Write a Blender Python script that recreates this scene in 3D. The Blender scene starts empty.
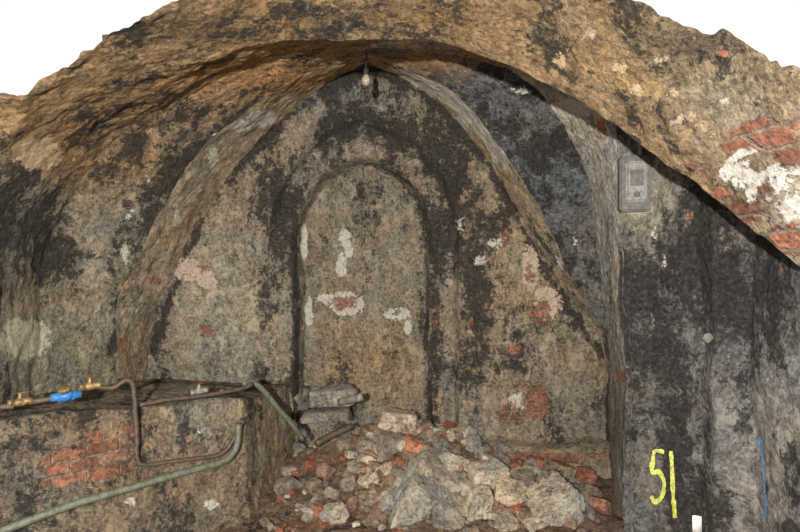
import bpy, bmesh, math, random
import numpy as np
from mathutils import Vector, noise, Matrix
from mathutils.bvhtree import BVHTree
random.seed(7)
F=533.33; CZ=1.9
def P(px,py,Y): return Vector(((px-400)/F*Y, Y, CZ-(py-266)/F*Y))
def lin(c):
    return tuple(((v/255)/12.92 if v/255<=0.04045 else ((v/255+0.055)/1.055)**2.4) for v in c)
scn=bpy.context.scene
# ---------------- materials
def N(nt,t,**k):
    n=nt.nodes.new(t)
    for a,b in k.items(): setattr(n,a,b)
    return n
def math_(nt,op,a,b=None,c=None,clamp=False):
    n=N(nt,'ShaderNodeMath',operation=op); n.use_clamp=clamp
    for i,v in enumerate((a,b,c)):
        if v is None: continue
        if isinstance(v,(int,float)): n.inputs[i].default_value=v
        else: nt.links.new(v,n.inputs[i])
    return n.outputs[0]
def sstep(nt,v,lo,hi):
    n=N(nt,'ShaderNodeMapRange',interpolation_type='SMOOTHSTEP')
    nt.links.new(v,n.inputs[0]); n.inputs[1].default_value=lo; n.inputs[2].default_value=hi
    return n.outputs[0]
def mix(nt,f,a,b,mode='MIX'):
    n=N(nt,'ShaderNodeMix',data_type='RGBA',blend_type=mode)
    for s,v in ((n.inputs[0],f),(n.inputs[6],a),(n.inputs[7],b)):
        if isinstance(v,(int,float)): s.default_value=v
        elif isinstance(v,tuple): s.default_value=(*v,1) if len(v)==3 else v
        else: nt.links.new(v,s)
    return n.outputs[2]
def noise_(nt,vec,scale,detail=8,rough=0.6,dist=0.0):
    n=N(nt,'ShaderNodeTexNoise'); n.inputs['Scale'].default_value=scale
    n.inputs['Detail'].default_value=detail; n.inputs['Roughness'].default_value=rough
    n.inputs['Distortion'].default_value=dist
    nt.links.new(vec,n.inputs['Vector']); return n.outputs[0]
def masonry():
    m=bpy.data.materials.new('sooty_masonry'); m.use_nodes=True; nt=m.node_tree
    bs=nt.nodes['Principled BSDF']; L=nt.links
    tc=N(nt,'ShaderNodeTexCoord').outputs['Object']
    mp=N(nt,'ShaderNodeMapping'); mp.inputs['Scale'].default_value=(1.5,1.5,0.6); L.new(tc,mp.inputs[0]); ts=mp.outputs[0]
    def attr(nm,o='Fac'):
        a=N(nt,'ShaderNodeAttribute'); a.attribute_name=nm; return a.outputs[o]
    zone=attr('zone','Color'); soot=attr('soot'); pl=attr('plaster'); br=attr('brick')
    n1=noise_(nt,tc,2.6,8,0.62,0.1); n2=noise_(nt,tc,9,8,0.68,0.0); n3=noise_(nt,tc,38,5,0.75); n4=noise_(nt,tc,120,3,0.7)
    # warm / cool drift of the old lime and dirt
    zone=mix(nt,1.0,zone,mix(nt,sstep(nt,noise_(nt,tc,1.9,5,0.6,0.2),0.4,0.6),(1.09,1.0,0.88),(0.98,1.0,0.98)),'MULTIPLY')
    f=math_(nt,'ADD',math_(nt,'MULTIPLY',n2,2.0),math_(nt,'MULTIPLY',n3,3.6))
    f=math_(nt,'ADD',f,math_(nt,'MULTIPLY',n1,0.8))
    f=math_(nt,'SUBTRACT',f,2.2)
    f=math_(nt,'MAXIMUM',f,0.18)  # hollows of the bump noise darkened: shade painted into the albedo
    cmb=N(nt,'ShaderNodeCombineColor')
    for i in range(3): L.new(f,cmb.inputs[i])
    col=mix(nt,1.0,zone,cmb.outputs[0],'MULTIPLY')
    dust=noise_(nt,tc,7,12,0.84,0.15)
    col=mix(nt,math_(nt,'MULTIPLY',sstep(nt,dust,0.52,0.56),0.75),col,mix(nt,1.0,zone,(1.9,1.82,1.7),'MULTIPLY'))
    dk=noise_(nt,ts,10,12,0.84,0.1)
    col=mix(nt,math_(nt,'MULTIPLY',sstep(nt,dk,0.51,0.56),0.65),col,mix(nt,1.0,col,(0.42,0.40,0.39),'MULTIPLY'))
    sp=noise_(nt,tc,17,10,0.88,0.1)
    col=mix(nt,math_(nt,'MULTIPLY',sstep(nt,sp,0.59,0.62),0.75),col,lin((202,191,174)))
    # soot, with painted shade along creases in the same mask
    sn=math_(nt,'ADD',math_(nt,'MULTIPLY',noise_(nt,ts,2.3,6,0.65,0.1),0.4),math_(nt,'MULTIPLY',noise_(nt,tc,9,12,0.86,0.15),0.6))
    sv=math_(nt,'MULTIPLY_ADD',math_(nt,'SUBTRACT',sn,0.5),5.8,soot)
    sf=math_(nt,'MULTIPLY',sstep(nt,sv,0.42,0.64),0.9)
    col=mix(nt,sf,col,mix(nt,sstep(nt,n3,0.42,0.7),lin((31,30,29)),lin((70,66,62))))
    # brick
    sx=N(nt,'ShaderNodeSeparateXYZ'); L.new(tc,sx.inputs[0])
    cx=N(nt,'ShaderNodeCombineXYZ'); L.new(math_(nt,'MULTIPLY_ADD',sx.outputs[1],0.8,sx.outputs[0]),cx.inputs[0]); 
    L.new(math_(nt,'MULTIPLY_ADD',n2,0.06,sx.outputs[2]),cx.inputs[1])
    bt=N(nt,'ShaderNodeTexBrick'); L.new(cx.outputs[0],bt.inputs['Vector'])
    bt.inputs['Color1'].default_value=(*lin((176,114,88)),1); bt.inputs['Color2'].default_value=(*lin((122,80,64)),1)
    bt.inputs['Mortar'].default_value=(*lin((142,128,110)),1); bt.inputs['Scale'].default_value=1
    bt.inputs['Brick Width'].default_value=0.24; bt.inputs['Row Height'].default_value=0.08
    bt.inputs['Mortar Size'].default_value=0.011; bt.inputs['Mortar Smooth'].default_value=0.7
    bcol=mix(nt,1.0,bt.outputs[0],cmb.outputs[0],'MULTIPLY')
    nm=math_(nt,'ADD',math_(nt,'MULTIPLY',noise_(nt,tc,8,12,0.84,0.1),0.75),math_(nt,'MULTIPLY',n3,0.25))
    nm=math_(nt,'SUBTRACT',nm,0.5)
    pf=sstep(nt,math_(nt,'MULTIPLY_ADD',nm,5.0,pl),0.46,0.51)
    pcol=mix(nt,1.0,attr('pcol','Color'),mix(nt,sstep(nt,n3,0.3,0.6),(0.65,0.63,0.6),(1.2,1.2,1.2)),'MULTIPLY')
    col=mix(nt,pf,col,pcol)
    nb=noise_(nt,tc,13,10,0.84,0.1)
    bf=sstep(nt,math_(nt,'MULTIPLY_ADD',math_(nt,'SUBTRACT',nb,0.5),4.8,br),0.47,0.55)
    col=mix(nt,math_(nt,'MULTIPLY',bf,0.9),col,bcol)
    L.new(col,bs.inputs['Base Color']); bs.inputs['Roughness'].default_value=0.92
    bs.inputs['Specular IOR Level'].default_value=0.25
    h=math_(nt,'ADD',math_(nt,'MULTIPLY',n2,0.05),math_(nt,'MULTIPLY',n3,0.03))
    h=math_(nt,'MULTIPLY_ADD',dust,0.03,h)
    h=math_(nt,'MULTIPLY_ADD',n4,0.01,h); h=math_(nt,'MULTIPLY_ADD',pf,0.01,h)
    h=math_(nt,'MULTIPLY_ADD',math_(nt,'MULTIPLY',bf,bt.outputs[1]),-0.014,h)
    bp=N(nt,'ShaderNodeBump'); bp.inputs['Distance'].default_value=1.0; bp.inputs['Strength'].default_value=1.0
    L.new(h,bp.inputs['Height']); L.new(bp.outputs[0],bs.inputs['Normal'])
    return m
MAS=masonry()
def simple(name,c,rough=0.6,metal=0.0,var=0.4,scale=30,bump=0.004,c2=None):
    m=bpy.data.materials.new(name); m.use_nodes=True; nt=m.node_tree; bs=nt.nodes['Principled BSDF']
    tc=N(nt,'ShaderNodeTexCoord').outputs['Object']; n=noise_(nt,tc,scale,6,0.7)
    c=lin(c); c2=lin(c2) if c2 else tuple(v*(1-var) for v in c)
    nt.links.new(mix(nt,sstep(nt,n,0.4,0.62),c,c2),bs.inputs['Base Color'])
    bs.inputs['Roughness'].default_value=rough; bs.inputs['Metallic'].default_value=metal
    if bump:
        b=N(nt,'ShaderNodeBump'); b.inputs['Distance'].default_value=bump; nt.links.new(n,b.inputs['Height']); nt.links.new(b.outputs[0],bs.inputs['Normal'])
    return m
# ---------------- geometry helpers
def dispv(p,amp=1.0):
    v=noise.noise_vector(p*1.3)*0.04+noise.noise_vector(p*3.7+Vector((9,2,4)))*0.022+noise.noise_vector(p*11)*0.011+noise.noise_vector(p*27)*0.006
    return p+v*amp
def cat(pts,n,linear=False):
    out=[]; m=len(pts)-1
    for i in range(n):
        t=i/(n-1)*m; k=min(int(t),m-1); u=t-k
        p1,p2=pts[k],pts[k+1]
        if linear: out.append(p1.lerp(p2,u)); continue
        p0=pts[k-1] if k>0 else p1*2-p2; p3=pts[k+2] if k+2<=m else p2*2-p1
        out.append(0.5*((2*p1)+(p2-p0)*u+(2*p0-5*p1+4*p2-p3)*u*u+(3*p1-p0-3*p2+p3)*u**3))
    return out
def grid(curves,n,rows,linear=False):
    cs=[cat(c,n,linear) for c in curves]
    g=[]
    for j,_ in enumerate(cs[:-1]):
        r=rows[j]
        for i in range(r+(1 if j==len(cs)-2 else 0)):
            t=i/r; g.append([a.lerp(b,t) for a,b in zip(cs[j],cs[j+1])])
    return g
def add_grid(V,Fc,g,amp=1.0,flip=False):
    o=len(V); h=len(g); w=len(g[0])
    for r in g:
        for p in r: V.append(dispv(p,amp))
    for j in range(h-1):
        for i in range(w-1):
            a=o+j*w+i; q=(a,a+1,a+w+1,a+w)
            Fc.append(q[::-1] if flip else q)
ALL=[]
def lined(X,Z,pts):
    d=np.full(len(X),1e9)
    q=cat([Vector((x,y,0)) for x,y in pts],len(pts)*8)
    for a,b in zip(q,q[1:]):
        ax,ay=a.x,a.y; dx,dy=b.x-ax,b.y-ay; t=np.clip(((X-ax)*dx+(Z-ay)*dy)/(dx*dx+dy*dy+1e-9),0,1)
        d=np.minimum(d,np.hypot(X-ax-t*dx,Z-ay-t*dy))
    return d
def surf(name,V,Fc,base,zones=(),soot=0.3,soots=(),plaster=(),brick=(),pcol=(200,193,180),collide=True,parent=None,shade_lines=(),pale_lines=(),gain=1.0):
    me=bpy.data.meshes.new(name); me.from_pydata([tuple(v) for v in V],[],Fc); me.update()
    n=len(V); A=np.array([tuple(v) for v in V]); Y=np.maximum(A[:,1],0.3)
    X=400+A[:,0]/Y*F; Z=266-(A[:,2]-CZ)/Y*F   # each vertex projected to image pixels, in which the colour patches are laid out
    z=np.tile(np.array(lin(base)),(n,1))
    for (x,y,rx,ry,c) in zones:
        w=np.exp(-(((X-x)/rx)**2+((Z-y)/ry)**2))[:,None]; z=z*(1-w)+np.array(lin(c))*w
    z=z*gain
    s=np.full(n,float(soot))
    for (x,y,rx,ry,k) in soots: s+=k*np.exp(-(((X-x)/rx)**2+((Z-y)/ry)**2))
    for (pts,wd,k) in shade_lines: s+=k*np.exp(-(lined(X,Z,pts)/wd)**2)  # shade painted along creases and recess edges
    def mk(bl):
        r=np.full(n,-1.0)
        for b in bl:
            d=((X-b[0])/b[2])**2+((Z-b[1])/b[3])**2; k=b[4] if len(b)>4 else 1.0
            r=np.maximum(r,np.maximum(k-0.55*d,-1.0))
        return r
    pm=mk(plaster)
    for (pts,wd,k) in pale_lines: pm=np.maximum(pm,k-0.5*(lined(X,Z,pts)/wd)**2)  # pale strokes: white marks, and a lit groin edge painted in
    pm=np.maximum(pm,-1)
    pc=np.tile(np.array(lin(pcol)),(n,1)); 
    for b in plaster:
        if len(b)>5:
            d=((X-b[0])/b[2])**2+((Z-b[1])/b[3])**2; pc[d<5]=lin(b[5])
    def ca(nm,a):
        at=me.attributes.new(nm,'FLOAT_COLOR','POINT'); at.data.foreach_set('color',np.hstack([a,np.ones((n,1))]).astype(np.float32).ravel())
    def fa(nm,a):
        at=me.attributes.new(nm,'FLOAT','POINT'); at.data.foreach_set('value',a.astype(np.float32))
    ca('zone',z); ca('pcol',pc); fa('soot',s); fa('plaster',pm); fa('brick',mk(brick))
    me.materials.append(MAS); me.polygons.foreach_set('use_smooth',[True]*len(me.polygons))
    ob=bpy.data.objects.new(name,me); scn.collection.objects.link(ob)
    if parent: ob.parent=parent
    if collide: ALL.append(BVHTree.FromPolygons([tuple(v) for v in V],Fc))
    return ob
def snap(px,py,off=0.0):
    o=Vector((0,0,CZ)); d=(P(px,py,1)-o).normalized(); best=None
    for b in ALL:
        h=b.ray_cast(o,d)
        if h[0] is not None and (best is None or h[3]<best[1]): best=(h[0],h[3])
    if best is None: return None
    return best[0]-d*off
def empty(name,loc=(0,0,0)):
    e=bpy.data.objects.new(name,None); e.empty_display_size=.1; scn.collection.objects.link(e); return e
# ---------------- curves
def C_(l): return [P(*p) for p in l]
A_l=C_([(368,66,5.1),(325,90,5.1),(285,121,5.1),(245,160,5.1),(212,206,5.1),(184,262,5.1),(153,352,5.1),(148,520,5.1)])
B_l=C_([(372,54,4.2),(305,73,4.2),(255,102,4.2),(205,144,4.25),(165,200,4.3),(136,265,4.35),(114,345,4.4),(112,560,4.4)])
M_l=C_([(372,44,3.72),(293,54,3.72),(226,76,3.74),(162,110,3.76),(106,154,3.78),(62,207,3.8),(40,300,3.8),(32,560,3.8)])
L_l=C_([(372,42,3.1),(290,42,3.1),(215,58,3.1),(140,83,3.05),(75,107,3.0),(15,142,2.95),(-38,230,2.9),(-45,620,2.9)])
U_l=C_([(390,-75,2.4),(300,-60,2.4),(228,-27,2.45),(165,8,2.5),(95,46,2.55),(30,84,2.6),(-70,150,2.55),(-260,640,2.4)])
A_r=C_([(368,66,5.1),(412,88,5.1),(450,118,5.1),(484,160,5.1),(514,210,5.1),(545,272,5.1),(600,352,5.1),(604,520,5.1)])
B_r=C_([(372,54,4.2),(425,74,4.3),(467,102,4.35),(506,150,4.4),(541,210,4.5),(573,275,4.65),(605,348,4.88),(608,520,4.95)])
C_r=C_([(372,48,3.9),(462,56,3.95),(527,80,4.0),(566,130,4.15),(589,200,4.35),(602,280,4.6),(609,350,4.85),(612,520,4.9)])
D_r=C_([(372,30,3.6),(490,30,3.6),(575,60,3.5),(617,120,3.5),(621,200,3.48),(624,280,3.46),(627,350,3.45),(634,600,3.4)])
L_r=C_([(372,42,3.1),(440,43,3.1),(520,68,3.0),(600,113,2.85),(680,172,2.65),(740,214,2.5),(800,265,2.35),(890,360,2.2),(960,700,2.1)])
U_r=C_([(390,-75,2.4),(480,-60,2.35),(570,-30,2.3),(640,5,2.2),(715,36,2.1),(765,57,2.0),(812,80,1.9),(1000,180,1.8),(1250,800,1.6)])
ceil=empty('ceiling')
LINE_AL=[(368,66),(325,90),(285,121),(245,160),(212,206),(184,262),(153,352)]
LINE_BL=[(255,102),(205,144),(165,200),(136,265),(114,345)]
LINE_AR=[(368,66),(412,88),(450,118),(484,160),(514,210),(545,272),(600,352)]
V=[];Fc=[]
add_grid(V,Fc,grid([A_l,B_l],330,[55]))
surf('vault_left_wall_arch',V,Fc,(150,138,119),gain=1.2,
  zones=[(300,85,70,22,(164,137,103)),(130,310,30,60,(134,125,110))],soot=0.18,shade_lines=[(LINE_AL,4,.6)],  # dark line where the arch meets the back wall: painted shade
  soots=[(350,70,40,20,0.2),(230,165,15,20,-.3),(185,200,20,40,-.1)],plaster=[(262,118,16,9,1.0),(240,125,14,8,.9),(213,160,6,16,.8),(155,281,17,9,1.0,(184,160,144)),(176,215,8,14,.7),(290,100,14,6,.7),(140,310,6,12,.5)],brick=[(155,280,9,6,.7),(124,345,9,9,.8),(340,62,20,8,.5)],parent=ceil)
V=[];Fc=[]; add_grid(V,Fc,grid([B_l,M_l,L_l],360,[60,60]))
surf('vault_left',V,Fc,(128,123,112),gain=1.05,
  zones=[(240,70,150,45,(164,130,90)),(70,140,95,45,(156,128,92)),(150,160,60,35,(134,116,92)),(30,250,60,45,(106,103,98)),(60,330,60,60,(128,121,105)),(95,300,14,60,(146,139,124))],soot=0.35,shade_lines=[(LINE_BL,8,.35)],  # dark line down the groin is painted crease shade
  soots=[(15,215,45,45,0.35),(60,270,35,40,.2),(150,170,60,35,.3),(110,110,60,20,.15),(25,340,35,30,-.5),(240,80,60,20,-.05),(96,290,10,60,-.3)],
  plaster=[(38,153,21,14,1.2,(186,162,128)),(25,340,22,18,1.3,(182,174,152)),(125,252,5,11,.95),(250,118,10,7,.8),(148,178,5,10,.7),(130,215,8,8,.7),(215,140,6,14,.5)],
  brick=[(124,348,8,8,.8),(40,310,8,8,.5)],parent=ceil)
V=[];Fc=[]; add_grid(V,Fc,grid([A_r,B_r],330,[60]))
surf('vault_right_wall_arch',V,Fc,(166,151,129),gain=1.12,zones=[(400,75,40,20,(160,137,103)),(570,290,40,60,(140,130,114))],soot=0.22,shade_lines=[(LINE_AR,4,.6)],  # right arch edge gets a painted line of shade
  soots=[(580,320,30,40,.15)],pale_lines=[([(405,75),(435,88),(465,112),(490,140),(503,165)],6,1.15)],  # whitish plaster band that also paints in the groin's lit edge
  plaster=[(428,92,20,9,.7),(462,122,17,12,.7),(493,160,9,12,.6),(525,215,9,20,.7,(182,162,136)),(560,265,7,18,.6)],brick=[(500,165,6,8,.6),(540,262,5,14,.5)],parent=ceil)
V=[];Fc=[]; add_grid(V,Fc,grid([B_r,C_r],330,[40]))
surf('vault_right_web',V,Fc,(100,102,105),zones=[(420,62,50,16,(148,122,90)),(590,300,20,50,(114,113,110))],soot=0.53,soots=[(420,60,50,20,-.4),(530,130,40,50,.1),(590,300,20,40,-.2)],plaster=[(520,90,14,6,.7),(575,240,4,20,.5)],parent=ceil)
V=[];Fc=[]; add_grid(V,Fc,grid([C_r,D_r],330,[75]))
surf('wall_right',V,Fc,(170,167,160),zones=[(480,58,60,18,(150,126,98)),(615,430,25,80,(120,115,106))],soot=0.1,soots=[(600,230,20,60,-.1),(615,330,12,60,.25)],
  plaster=[(575,108,22,9,1.1),(600,170,8,25,.6),(590,150,10,12,.7)],brick=[(603,128,7,10,.95),(622,376,7,6,1.0)])
# pier
def vc(x,Y,yt,yb=620): return [P(x+ (y-300)*0.02,y,Y) for y in np.linspace(yt,yb,8)]
pc=[vc(620,3.5,70),vc(655,3.42,80),vc(700,3.2,110),vc(712,3.06,120),vc(752,2.98,150),vc(775,2.75,160),vc(840,2.3,200),vc(1000,1.6,200)]
V=[];Fc=[]; add_grid(V,Fc,grid(pc,240,[25,35,14,30,20,40,50]))
surf('stone_pier',V,Fc,(108,106,104),zones=[(640,190,40,45,(148,140,124)),(775,440,50,110,(140,138,136)),(720,300,60,60,(94,93,94)),(670,480,40,70,(106,103,100))],soot=0.56,
  soots=[(635,190,30,45,-.5),(775,430,45,110,-.27),(665,340,35,110,.35),(700,240,40,40,.3),(755,330,30,80,.2),(645,480,18,60,-.3),(720,450,30,60,-.1)],
  plaster=[(708,338,4,4,1.1),(655,235,5,14,.6),(664,262,4,12,.6)],brick=[(690,215,6,6,.6),(780,270,8,6,.4)])
# front broken arch
def extr(U,back=5.6,rise=0.6,out=1.6):
    return [Vector((p.x*out,back,p.z+rise if p.z>1 else p.z)) for p in U]
def mid(a,b,t,push): return [p.lerp(q,t)+Vector((0,push,0)) for p,q in zip(a,b)]
V=[];Fc=[]
def jag(g,r0):
    for j,r in enumerate(g):
        w=max(0,min(1,(j-r0*0.7)/(r0*0.3))) if j<r0*1.6 else 0.3
        for p in r:
            q=p.copy()
            p.z+=w*(noise.noise(q*4)*0.03+noise.noise(q*9)*0.03+noise.noise(q*19)*0.02)
    return g
g=grid([L_l,mid(L_l,U_l,.5,.03),U_l,mid(U_l,extr(U_l),.08,0),extr(U_l)],420,[40,40,15,30]); add_grid(V,Fc,jag(g,80),.7)
g=grid([L_r,mid(L_r,U_r,.5,.03),U_r,mid(U_r,extr(U_r),.08,0),extr(U_r)],480,[45,45,15,30]); add_grid(V,Fc,jag(g,90),.7)
surf('broken_stone_arch',V,Fc,(148,127,98),zones=[(600,70,80,30,(160,138,106)),(740,110,60,45,(158,147,129)),(700,40,70,25,(114,100,82)),(30,110,60,20,(152,126,90)),(180,25,120,16,(122,102,76)),(400,15,100,16,(134,112,82)),(790,220,50,60,(172,164,150))],soot=0.36,gain=.92,
  soots=[(180,30,120,16,.25),(500,20,120,20,.15),(700,50,60,30,.3),(760,85,40,15,.25),(300,15,60,15,.2),(620,80,40,25,-.2),(740,160,50,40,-.25),(430,50,50,12,-.2),(220,60,80,10,-.1)],
  pale_lines=[([(724,174),(735,158),(756,148),(770,150)],5,.95),([(752,200),(752,186),(764,174),(784,168),(800,170)],5,1.0),([(784,170),(778,186),(768,198)],4,.9)],
  plaster=[(740,172,18,16,.9,(222,215,206)),(790,212,14,18,.9,(222,215,206)),(770,180,30,20,.5,(222,215,206)),(640,90,14,7,.75,(208,182,145)),(618,68,10,6,.75,(208,182,145)),(560,60,10,10,.65,(208,182,145)),(700,140,16,10,.7,(198,184,168)),(680,120,14,10,.7,(192,172,150)),(590,35,12,8,.65,(195,172,138)),(670,95,10,8,.65,(195,172,138)),(250,20,20,6,.5,(180,156,118)),(720,100,18,8,.5,(196,182,160)),(520,30,12,6,.5,(190,168,134)),(660,60,12,7,.55,(190,172,144))],
  brick=[(765,136,28,15,1.3),(792,158,14,12,1.2),(786,240,18,15,1.2),(745,212,20,11,1.15),(724,54,6,4,.9),(765,192,14,9,.9),(700,165,16,8,.7),(720,192,12,9,.9),(796,120,12,9,.8),(735,145,14,8,.7)])
# back wall heightfield with blind niche
def niche(x,z):
    xl,xr=-1.0,0.29; cx=(xl+xr)/2; hw=(xr-xl)/2; zs=2.2; 
    if z<zs: return min(x-xl,xr-x)
    u=abs(x-cx)/hw; v=(z-zs)/0.74
    e=u**1.8+v**1.6
    return (1-e**(1/1.7))*hw
V=[];Fc=[]
xs=np.arange(-2.75,2.5,0.015); zs=np.arange(-0.25,4.1,0.015)
for z in zs:
    for x in xs:
        wob=noise.noise(Vector((x*2.5,0,z*2.5)))*0.025+noise.noise(Vector((x*9,0,z*9)))*0.01
        d=niche(x+wob,z+wob)
        y=5.0
        y+=0.3*max(0,min(1,(d+0.01)/0.025))
        dd=d+0.27
        y+=0.13*max(0,min(1,dd/0.035)) if x>-1.0 or z>2.2 else 0
        if x>0.5: y-=0.22*max(0,min(1,(0.28+0.03*noise.noise(Vector((x*4,1,1)))-z)/0.04))
        V.append(dispv(Vector((x,y,z)),0.9))
w=len(xs)
for j in range(len(zs)-1):
    for i in range(w-1):
        a=j*w+i; Fc.append((a,a+1,a+w+1,a+w))
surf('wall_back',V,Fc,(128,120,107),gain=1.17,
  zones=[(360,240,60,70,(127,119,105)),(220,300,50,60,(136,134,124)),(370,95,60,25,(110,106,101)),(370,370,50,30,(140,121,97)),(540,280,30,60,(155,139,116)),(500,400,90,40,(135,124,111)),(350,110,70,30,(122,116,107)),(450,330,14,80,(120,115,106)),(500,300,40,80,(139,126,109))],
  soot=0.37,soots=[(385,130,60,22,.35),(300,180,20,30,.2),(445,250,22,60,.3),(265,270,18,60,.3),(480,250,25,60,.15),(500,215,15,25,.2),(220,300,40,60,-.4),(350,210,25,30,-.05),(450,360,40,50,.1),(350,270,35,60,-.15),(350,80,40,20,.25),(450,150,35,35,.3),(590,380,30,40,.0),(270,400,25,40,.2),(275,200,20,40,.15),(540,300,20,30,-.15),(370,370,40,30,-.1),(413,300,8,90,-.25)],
  shade_lines=[([(297,440),(296,330),(295,240),(297,190)],5,.45),([(400,175),(420,200),(432,240),(434,330),(434,420)],7,.3),([(262,200),(300,150),(350,130),(405,140),(445,185),(460,240)],7,.15),(LINE_AL,5,.4),(LINE_AR,5,.45)],  # niche outlines and arch edges darkened with painted shade
  plaster=[(304,243,4,17,1.1),(345,238,6,9,1.1),(349,250,5,8,1.0),(341,265,5,12,1.1),(326,299,9,6,1.1),(347,304,18,12,1.15),(309,312,4,16,1.1),(396,314,13,6,1.2),(408,327,4,8,1.05),(530,268,8,20,1.15,(194,175,152)),(547,303,13,16,1.15,(194,175,152)),(190,270,13,12,1.1,(192,171,156)),(207,280,10,10,1.1,(192,171,156)),(498,240,10,12,.7),(519,404,12,12,.85),(480,260,8,8,.7),(460,225,6,14,.6),(233,180,8,5,.5)],
  brick=[(345,303,13,8,.95),(203,268,9,6,.6),(541,312,12,14,.95),(530,275,6,14,.7),(536,402,13,18,1.05),(512,414,15,11,.95),(206,330,8,7,.8),(541,458,45,6,1.15),(396,312,6,4,.7),(505,238,6,10,.8),(516,350,7,6,.85),(470,322,5,8,.7),(436,322,6,6,.7),(405,430,10,6,.6),(520,385,8,6,.7),(560,345,6,5,.5),(600,455,14,6,.7)])
# ledge on left
T=[Vector((-3.2,3.2,1.05)),Vector((-3.0,4.0,1.02)),Vector((-2.2,5.15,0.82)),Vector((-1.2,5.15,0.79))]
E=[Vector((-3.1,2.5,1.05)),Vector((-2.35,3.1,1.02)),Vector((-1.22,4.1,0.87)),Vector((-1.02,5.15,0.79))]
B=[Vector((-3.0,2.4,-0.2)),Vector((-2.25,3.02,-0.2)),Vector((-1.08,3.98,-0.2)),Vector((-0.95,5.15,-0.2))]
V=[];Fc=[]; add_grid(V,Fc,grid([T,E,B],330,[40,70],linear=True),1.0)
surf('wall_ledge',V,Fc,(129,117,101),zones=[(100,450,70,30,(134,116,96)),(30,470,40,50,(112,105,95)),(180,500,60,40,(119,107,92)),(200,410,50,25,(136,129,117))],soot=0.4,soots=[(20,430,40,25,.2),(150,425,30,30,.1),(225,470,20,60,.05),(190,410,40,20,-.2)],
  plaster=[(205,430,10,8,.7),(130,500,12,6,.6),(210,505,12,8,.7)],brick=[(75,465,34,16,1.0),(105,445,28,12,.95),(130,430,14,9,.75),(60,480,22,8,.85),(205,480,12,8,.6),(145,475,12,8,.7),(100,470,36,12,.85),(190,440,10,8,.5),(30,455,12,8,.5),(160,440,12,8,.5)])
# floor with debris mound
def fh(x,y):
    return 0.42*math.exp(-((x-0.2)/0.8)**2-((y-4.85)/0.6)**2)+0.16*math.exp(-((x+0.7)/0.5)**2-((y-4.9)/0.5)**2)+0.04*noise.noise(Vector((x*3,y*3,0)))+0.02*noise.noise(Vector((x*9,y*9,3)))+0.01*noise.noise(Vector((x*25,y*25,3)))
V=[];Fc=[]
xs=np.arange(-3.2,3.2,0.025); ys=np.arange(-1.5,5.3,0.025)
for y in ys:
    for x in xs: V.append(Vector((x,y,fh(x,y))))
w=len(xs)
for j in range(len(ys)-1):
    for i in range(w-1):
        a=j*w+i; Fc.append((a,a+1,a+w+1,a+w))
fl=surf('floor',V,Fc,(116,98,83),zones=[(330,520,60,20,(126,100,83)),(590,510,40,25,(122,100,84))],soot=0.3,brick=[(300,490,20,10,.2)])
# ---------------- rubble
RV=[];RF=[];RC=[]
def rock(c,dims,seed,col,sub=4,rot=None):
    rnd=random.Random(seed)
    bm=bmesh.new(); bmesh.ops.create_icosphere(bm,subdivisions=sub,radius=1)
    pl=[]
    for a in range(3):
        for s in (-1,1):
            n=Vector((0,0,0)); n[a]=s; n+=Vector([rnd.uniform(-.18,.18) for _ in range(3)]); pl.append((n.normalized(),rnd.uniform(.75,.92)))
    for _ in range(7):
        n=Vector([rnd.gauss(0,1) for _ in range(3)]).normalized(); pl.append((n,rnd.uniform(.95,1.3)))
    R=Matrix.Rotation(rot[2],3,'Z')@Matrix.Rotation(rot[1],3,'Y')@Matrix.Rotation(rot[0],3,'X') if rot else Matrix.Rotation(rnd.uniform(0,6.3),3,'Z')@Matrix.Rotation(rnd.uniform(-.6,.6),3,'X')@Matrix.Rotation(rnd.uniform(-.5,.5),3,'Y')
    off=Vector((seed*1.7,seed*.3,0)); base=len(RV)
    for v in bm.verts:
        d=v.co.normalized(); ts=sorted(dd/max(n.dot(d),1e-3) for n,dd in pl)[:2]
        r=ts[0]-0.02*math.exp(-(ts[1]-ts[0])/0.04)
        q=Vector((d.x*dims[0],d.y*dims[1],d.z*dims[2]))*r*1.1
        q+=noise.noise_vector(q*9+off)*0.08*min(dims)+noise.noise_vector(q*28+off)*0.05*min(dims)
        RV.append(R@q+Vector(c)); RC.append(col)
    for f in bm.faces: RF.append(tuple(base+v.index for v in f.verts))
    bm.free()
G=(164,158,147); G2=(138,131,121); W=(188,179,164); RB=(152,98,78); BR=(126,111,96)
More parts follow.
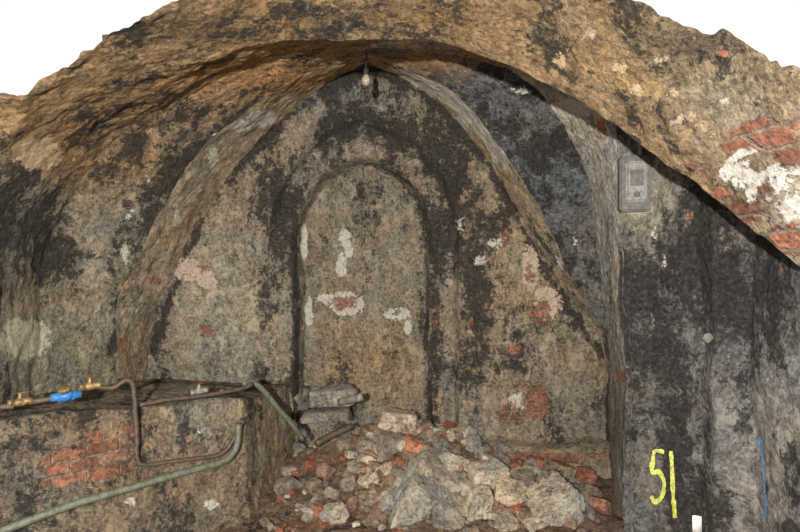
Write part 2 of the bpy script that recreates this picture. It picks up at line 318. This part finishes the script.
big=[
 (396,420,4.75,.17,.09,.12,(186,168,152),(0,.25,.2)),
 (388,446,4.6,.12,.12,.12,(138,129,119),None),
 (411,449,4.5,.07,.09,.07,(182,126,100),(0,.4,.3)),
 (425,440,4.7,.1,.08,.1,(152,124,108),None),
 (362,472,4.5,.12,.10,.1,(158,150,138),None),
 (352,450,4.75,.09,.07,.08,(132,123,112),None),
 (432,478,4.25,.20,.13,.16,G,(0.2,.35,.3)),
 (420,512,4.05,.24,.22,.16,(156,154,147),(0.3,.55,.5)),
 (450,470,4.4,.12,.13,.12,W,None),
 (486,474,4.3,.17,.09,.12,W,(0.1,-.1,.2)),
 (476,508,4.0,.09,.16,.09,(180,172,157),(.1,.15,.3)),
 (545,512,4.0,.25,.13,.16,(172,166,155),(0.1,-.45,.3)),
 (512,498,4.15,.16,.1,.12,(176,165,150),None),
 (548,488,4.3,.12,.07,.12,G,None),
 (395,505,4.15,.12,.12,.12,G,None),
 (445,522,3.9,.12,.1,.1,(148,142,135),None),
 (505,524,3.9,.1,.06,.08,G,None),
 (382,500,4.2,.09,.08,.08,G2,None),
 (404,470,4.4,.09,.07,.08,G2,None),
 (328,500,4.3,.08,.06,.05,(160,106,88),None),
 (310,514,4.1,.1,.09,.08,(176,163,152),None),
 (312,490,4.4,.1,.06,.08,(130,101,86),None),
 (310,466,4.6,.05,.06,.05,(148,90,71),(0,.1,.2)),
 (340,480,4.5,.08,.05,.07,BR,None),
 (296,500,4.4,.08,.05,.06,G2,None),
 (268,505,4.3,.08,.05,.06,BR,None),
 (560,470,4.6,.12,.06,.1,(144,131,117),None),
 (590,492,4.3,.09,.05,.07,BR,None),
 (245,512,4.2,.14,.04,.06,G2,(0,-.15,-.4)),
 (512,476,4.5,.09,.06,.08,(160,149,133),None),
 (372,452,4.65,.08,.06,.07,G2,None),(440,455,4.6,.09,.07,.08,G2,None),(462,452,4.7,.08,.05,.07,G,None),
 (530,470,4.55,.1,.06,.08,G,None),(575,488,4.4,.09,.05,.08,G2,None),(350,492,4.35,.09,.06,.08,G,None),(366,486,4.35,.08,.06,.07,G,None),
 (525,482,4.35,.1,.07,.1,G2,None),(500,462,4.6,.09,.05,.08,G2,None),(330,470,4.6,.08,.05,.06,(142,106,91),None),
 (290,484,4.55,.08,.05,.06,BR,None),(468,488,4.2,.07,.06,.07,G,None),(358,505,4.2,.08,.05,.07,(142,117,102),None),(572,505,4.15,.1,.06,.08,G,None),
 (458,446,4.75,.1,.07,.08,W,None),(400,486,4.25,.1,.09,.1,G,None),(585,475,4.5,.07,.05,.07,(154,104,84),None),(600,505,4.1,.08,.05,.07,(154,110,90),None),(535,462,4.65,.07,.04,.05,(160,104,82),(0,.1,.1)),
]
for i,(px,py,Y,w_,h_,d_,c,r) in enumerate(big):
    rock(P(px,py,Y),(w_,d_,h_),i+1,c,4,r)
rnd=random.Random(3)
for i in range(330):
    x=rnd.gauss(0.35,0.6); y=rnd.uniform(3.9,4.95)
    if x>1.6 or x<-1.0: continue
    s=rnd.uniform(.02,.08); c=rnd.choice([G,G,G2,G2,W,BR,BR,(142,117,102),RB])
    rock((x,y,fh(x,y)+s*.4),(s*rnd.uniform(.8,1.4),s,s*rnd.uniform(.5,.9)),100+i,c,3)
for i in range(240):
    x=rnd.uniform(-1.0,1.55); y=rnd.uniform(3.7,4.95)
    s=rnd.uniform(.012,.035); rock((x,y,fh(x,y)+s*.4),(s*1.2,s,s*.7),400+i,rnd.choice([G2,BR,BR,W,RB]),2)
me=bpy.data.meshes.new('rubble_pile'); me.from_pydata([tuple(v) for v in RV],[],RF); n=len(RV)
at=me.attributes.new('zone','FLOAT_COLOR','POINT'); at.data.foreach_set('color',np.array([(*lin(c),1) for c in RC],dtype=np.float32).ravel())
at=me.attributes.new('pcol','FLOAT_COLOR','POINT'); at.data.foreach_set('color',np.array([(.45,.43,.4,1)]*n,dtype=np.float32).ravel())
for nm,v in (('soot',-.2),('plaster',-.1),('brick',-1.)):
    at=me.attributes.new(nm,'FLOAT','POINT'); at.data.foreach_set('value',np.full(n,v,dtype=np.float32))
me.materials.append(MAS); ob=bpy.data.objects.new('rubble_pile',me); scn.collection.objects.link(ob)
# ---------------- tubes, parts
def obj(name,bm,mat,parent=None,smooth=True):
    me=bpy.data.meshes.new(name); bm.to_mesh(me); bm.free(); me.materials.append(mat)
    if smooth: me.polygons.foreach_set('use_smooth',[True]*len(me.polygons))
    o=bpy.data.objects.new(name,me); scn.collection.objects.link(o)
    if parent: o.parent=parent
    return o
def tube(bm,pts,r,seg=12,res=6,linear=False):
    pts=cat([Vector(p) for p in pts],(len(pts)-1)*res+1,linear); rings=[]; up=Vector((0,0,1))
    for i,p in enumerate(pts):
        t=(pts[min(i+1,len(pts)-1)]-pts[max(i-1,0)]).normalized()
        a=t.cross(up); 
        if a.length<.05: a=t.cross(Vector((0,1,0)))
        a.normalize(); b=t.cross(a).normalized()
        if rings and a.dot(pa)<0: a=-a;b=-b
        pa=a
        rings.append([bm.verts.new(p+(a*math.cos(k*2*math.pi/seg)+b*math.sin(k*2*math.pi/seg))*r) for k in range(seg)])
    for u,v in zip(rings,rings[1:]):
        for k in range(seg): bm.faces.new((u[k],u[(k+1)%seg],v[(k+1)%seg],v[k]))
    bm.faces.new(rings[0][::-1]); bm.faces.new(rings[-1])
def lathe(bm,c,axis,prof,seg=24):
    axis=Vector(axis).normalized(); a=axis.orthogonal().normalized(); b=axis.cross(a); c=Vector(c); rings=[]
    for h,r in prof: rings.append([bm.verts.new(c+axis*h+(a*math.cos(k*2*math.pi/seg)+b*math.sin(k*2*math.pi/seg))*max(r,1e-4)) for k in range(seg)])
    for u,v in zip(rings,rings[1:]):
        for k in range(seg): bm.faces.new((u[k],u[(k+1)%seg],v[(k+1)%seg],v[k]))
    bm.faces.new(rings[0][::-1]); bm.faces.new(rings[-1])
def bx(bm,c,s,rz=0,ry=0,bev=0.004):
    t=bmesh.new(); bmesh.ops.create_cube(t,size=1)
    bmesh.ops.scale(t,vec=s,verts=t.verts); bmesh.ops.bevel(t,geom=t.edges[:],offset=bev,segments=3,affect='EDGES')
    bmesh.ops.rotate(t,matrix=Matrix.Rotation(rz,3,'Z')@Matrix.Rotation(ry,3,'Y'),verts=t.verts); bmesh.ops.translate(t,vec=c,verts=t.verts)
    m=bpy.data.meshes.new('t'); t.to_mesh(m); bm.from_mesh(m); t.free(); bpy.data.meshes.remove(m)
steel=simple('aged_iron',(66,62,57),.6,.3,c2=(98,78,60)); galv=simple('galvanised_pipe',(138,132,120),.6,.1,c2=(96,88,78))
brass=simple('brass',(150,124,78),.5,.4,c2=(100,80,54)); blue=simple('blue_enamel',(50,115,180),.4,0,.3); green=simple('green_grey_conduit',(98,102,85),.6,0,c2=(74,75,63))
red=simple('red_handle',(130,60,50),.5,0); greyp=simple('grey_plastic',(126,124,118),.6,0,c2=(98,94,88)); greyd=simple('dark_grey_plastic',(92,90,86),.6,0,c2=(70,68,64)); white=simple('white_paper',(225,222,214),.7,0,.1); black=simple('black_rubber',(30,30,30),.6)
E1,E2=E[1],E[2]
def onb(px,py,off=0.09):
    n=Vector(((E2-E1).y,-(E2-E1).x,0)).normalized()
    if n.y>0: n=-n
    o=Vector((0,0,CZ)); d=P(px,py,1)-o; p0=E1+n*off
    return o+d*((p0-o).dot(n)/d.dot(n))
wm=empty('water_pipe')
bm=bmesh.new(); tube(bm,[onb(-30,408),onb(0,407),onb(14,406)],.017); tube(bm,[onb(30,402),onb(56,398)],.017)
tube(bm,[onb(78,390),onb(92,386),onb(112,388),onb(126,380),onb(133,386),onb(135,410),onb(137,440),onb(137,458),onb(145,465),onb(175,461),onb(215,456),onb(228,448),onb(236,434),onb(238,428)],.016)
obj('feed_pipe',bm,steel,wm)
bm=bmesh.new(); tube(bm,[onb(140,405),onb(165,400),onb(200,396),onb(240,389),onb(252,384)],.015); 
for x,y in ((150,403),(176,399),(222,392)): lathe(bm,onb(x,y)-Vector((.02,0,0)),(1,.8,0),[(0,.024),(.04,.024)],6)
obj('branch_pipe',bm,steel,wm)
ax=(E2-E1); ax.z=0; ax.normalize()
for i,(x,y) in enumerate(((20,402),(90,386),(199,391))):
    v=empty('brass_valve'); c=onb(x,y)
    bm=bmesh.new(); lathe(bm,c-ax*.06,ax,[(0,.02),(.025,.02),(.026,.016),(.045,.025),(.075,.025),(.095,.016),(.096,.02),(.12,.02)],10)
    lathe(bm,c,(0,0,1),[(0,.016),(.035,.012),(.042,.008),(.05,.008)],16); obj('valve_body',bm,galv if i==2 else brass,v)
    bm=bmesh.new(); bx(bm,c+Vector((0,0,.052))+ax*.02,(.08,.016,.008),math.atan2(ax.y,ax.x)); obj('lever',bm,red if i==2 else brass,v)
mt=empty('water_meter'); c=onb(66,396)
bm=bmesh.new(); lathe(bm,c-ax*.08,ax,[(0,.022),(.03,.024),(.045,.034),(.11,.034),(.13,.024),(.16,.022)],20); lathe(bm,c+Vector((0,0,-.02)),(0,-.3,1),[(0,.035),(.02,.044),(.04,.046),(.05,.042)],28); obj('meter_body',bm,blue,mt)
bm=bmesh.new(); lathe(bm,c+Vector((0,-.01,.03)),(0,-.3,1),[(0,.036),(.02,.036),(.028,.028)],28); obj('meter_register',bm,brass,mt)
bm=bmesh.new(); tube(bm,[onb(-20,540,.15),onb(20,524,.15),onb(75,504,.15),onb(130,488,.15),onb(185,472,.14),onb(222,462,.14),onb(234,452,.13),onb(238,438,.12),onb(239,424,.1)],.024)
obj('drain_pipe',bm,green)
bm=bmesh.new(); tube(bm,[onb(243,384,.04),P(252,382,4.15),P(263,390,4.2),P(278,408,4.3),P(292,424,4.4),P(303,440,4.5)],.022); obj('hose',bm,green)
bm=bmesh.new(); tube(bm,[P(316,444,4.5),P(332,435,4.6),P(352,426,4.7)],.03); obj('iron_tube',bm,steel)
def blockm(name,c,dims,seed,col,rot):
    global RV,RF,RC
    RV=[];RF=[];RC=[]; rock(c,dims,seed,col,4,rot)
    surf(name,RV,RF,col,soot=.1,collide=False)
blockm('stone_lintel',P(328,396,5.1),(.29,.12,.09),71,(154,149,141),(0,-.06,.02))
blockm('stone_lintel',P(326,414,5.05),(.24,.12,.06),72,(130,124,116),(0,-.02,.02))
blockm('stone_lintel',P(305,398,5.05),(.06,.1,.1),73,(106,102,96),(0,.1,.02))
bm=bmesh.new(); tube(bm,[P(340,402,4.9),P(362,397,4.75)],.035,linear=True); obj('clay_pipe_stub',bm,galv)
# bulb
lb=empty('light_bulb'); c=P(366,80,4.0)
bm=bmesh.new(); lathe(bm,c,(0,0,1),[(-.045,.0),(-.042,.012),(-.03,.025),(-.01,.033),(.01,.031),(.03,.019),(.045,.014)],24)
gl=bpy.data.materials.new('bulb_glass'); gl.use_nodes=True; b=gl.node_tree.nodes['Principled BSDF']; b.inputs['Base Color'].default_value=(.7,.6,.45,1); b.inputs['Transmission Weight'].default_value=.7; b.inputs['Roughness'].default_value=.15
obj('glass',bm,gl,lb)
bm=bmesh.new(); lathe(bm,c,(0,0,1),[(.04,.016),(.045,.022),(.085,.022),(.1,.012),(.105,.006)],20); obj('socket',bm,black,lb)
bm=bmesh.new(); tube(bm,[c+Vector((0,0,.1)),c+Vector((.005,0,.16)),c+Vector((0,.02,.3))],.005,8); obj('cable',bm,black,lb)
# electrical box on the pier
eb=empty('electrical_box'); c=snap(634,184,.02); 
bm=bmesh.new(); bx(bm,c,(.19,.08,.36),-.15,bev=.012); obj('housing',bm,greyd,eb,False)
bm=bmesh.new(); bx(bm,c+Vector((-.005,-.045,.01)),(.13,.03,.26),-.15,bev=.012); obj('cover',bm,greyp,eb,False)
bm=bmesh.new(); bx(bm,c+Vector((-.008,-.062,.03)),(.08,.012,.1),-.15,bev=.005); lathe(bm,c+Vector((-.01,-.06,-.075)),(-.15,-1,0),[(0,.018),(.012,.018),(.016,.012)],20); obj('window',bm,greyd,eb,False)
bm=bmesh.new(); tube(bm,[c+Vector((.04,.0,.17)),c+Vector((.045,.01,.28)),c+Vector((.04,.03,.45))],.015); obj('conduit',bm,greyp,eb)
# painted marks
def paint(name,strokes,w,c,off=.008):
    m=simple(name+'_paint',c,.7,0,c2=tuple(int(v*.75) for v in c),bump=0,scale=60); bm=bmesh.new()
    for st in strokes:
        pts=[Vector((x,y,0)) for x,y in st]; pts=cat(pts,(len(pts)-1)*10+1)
        prev=None
        for i,p in enumerate(pts):
            t=(pts[min(i+1,len(pts)-1)]-pts[max(i-1,0)]).normalized(); nrm=Vector((-t.y,t.x,0))
            row=[]
            ww=w*(1+.5*noise.noise(p*.2+Vector((3,3,3)))+.3*noise.noise(p*.7))
            for k in range(5):
                q=p+nrm*ww*(k/4-.5)+Vector((noise.noise(p*.9+Vector((k,0,0)))*.6,0,0)); s=snap(q.x,q.y,off); row.append(bm.verts.new(s))
            if prev:
                for k in range(4): bm.faces.new((prev[k],prev[k+1],row[k+1],row[k]))
            prev=row
    return obj(name,bm,m)
paint('yellow_painted_number',[[(664,452),(655,451),(653,460),(652,472),(659,472),(664,482),(662,496),(655,502),(651,496)],[(671,451),(672,470),(673,492),(675,518)]],4,(192,194,90))
paint('blue_painted_number',[[(757,446),(762,440),(763,460),(764,485),(766,518)]],2.6,(92,128,162))
c=snap(697,524,.03); bm=bmesh.new(); bx(bm,c,(.05,.012,.1),-.3,bev=.004); obj('paper_tag',bm,white)
# ---------------- light, camera
w=bpy.data.worlds.new('w'); scn.world=w; w.use_nodes=True; bg=w.node_tree.nodes['Background']; bg.inputs[0].default_value=(1,.965,.925,1); bg.inputs[1].default_value=1.09
def lamp(name,t,loc,power,col,size,rot=None):
    l=bpy.data.lights.new(name,t); l.energy=power; l.color=col
    l.shadow_soft_size=size
    o=bpy.data.objects.new(name,l); o.location=loc
    scn.collection.objects.link(o); return o
lamp('flash','POINT',(-.4,-1.0,2.15),1750,(1,.965,.91),.04)
cam=bpy.data.cameras.new('camera'); cam.lens=24; cam.sensor_width=36; co=bpy.data.objects.new('camera',cam); co.location=(0,0,CZ); co.rotation_euler=(math.pi/2,0,0)
scn.collection.objects.link(co); scn.camera=co
scn.view_settings.view_transform='Standard'; scn.view_settings.look='None'
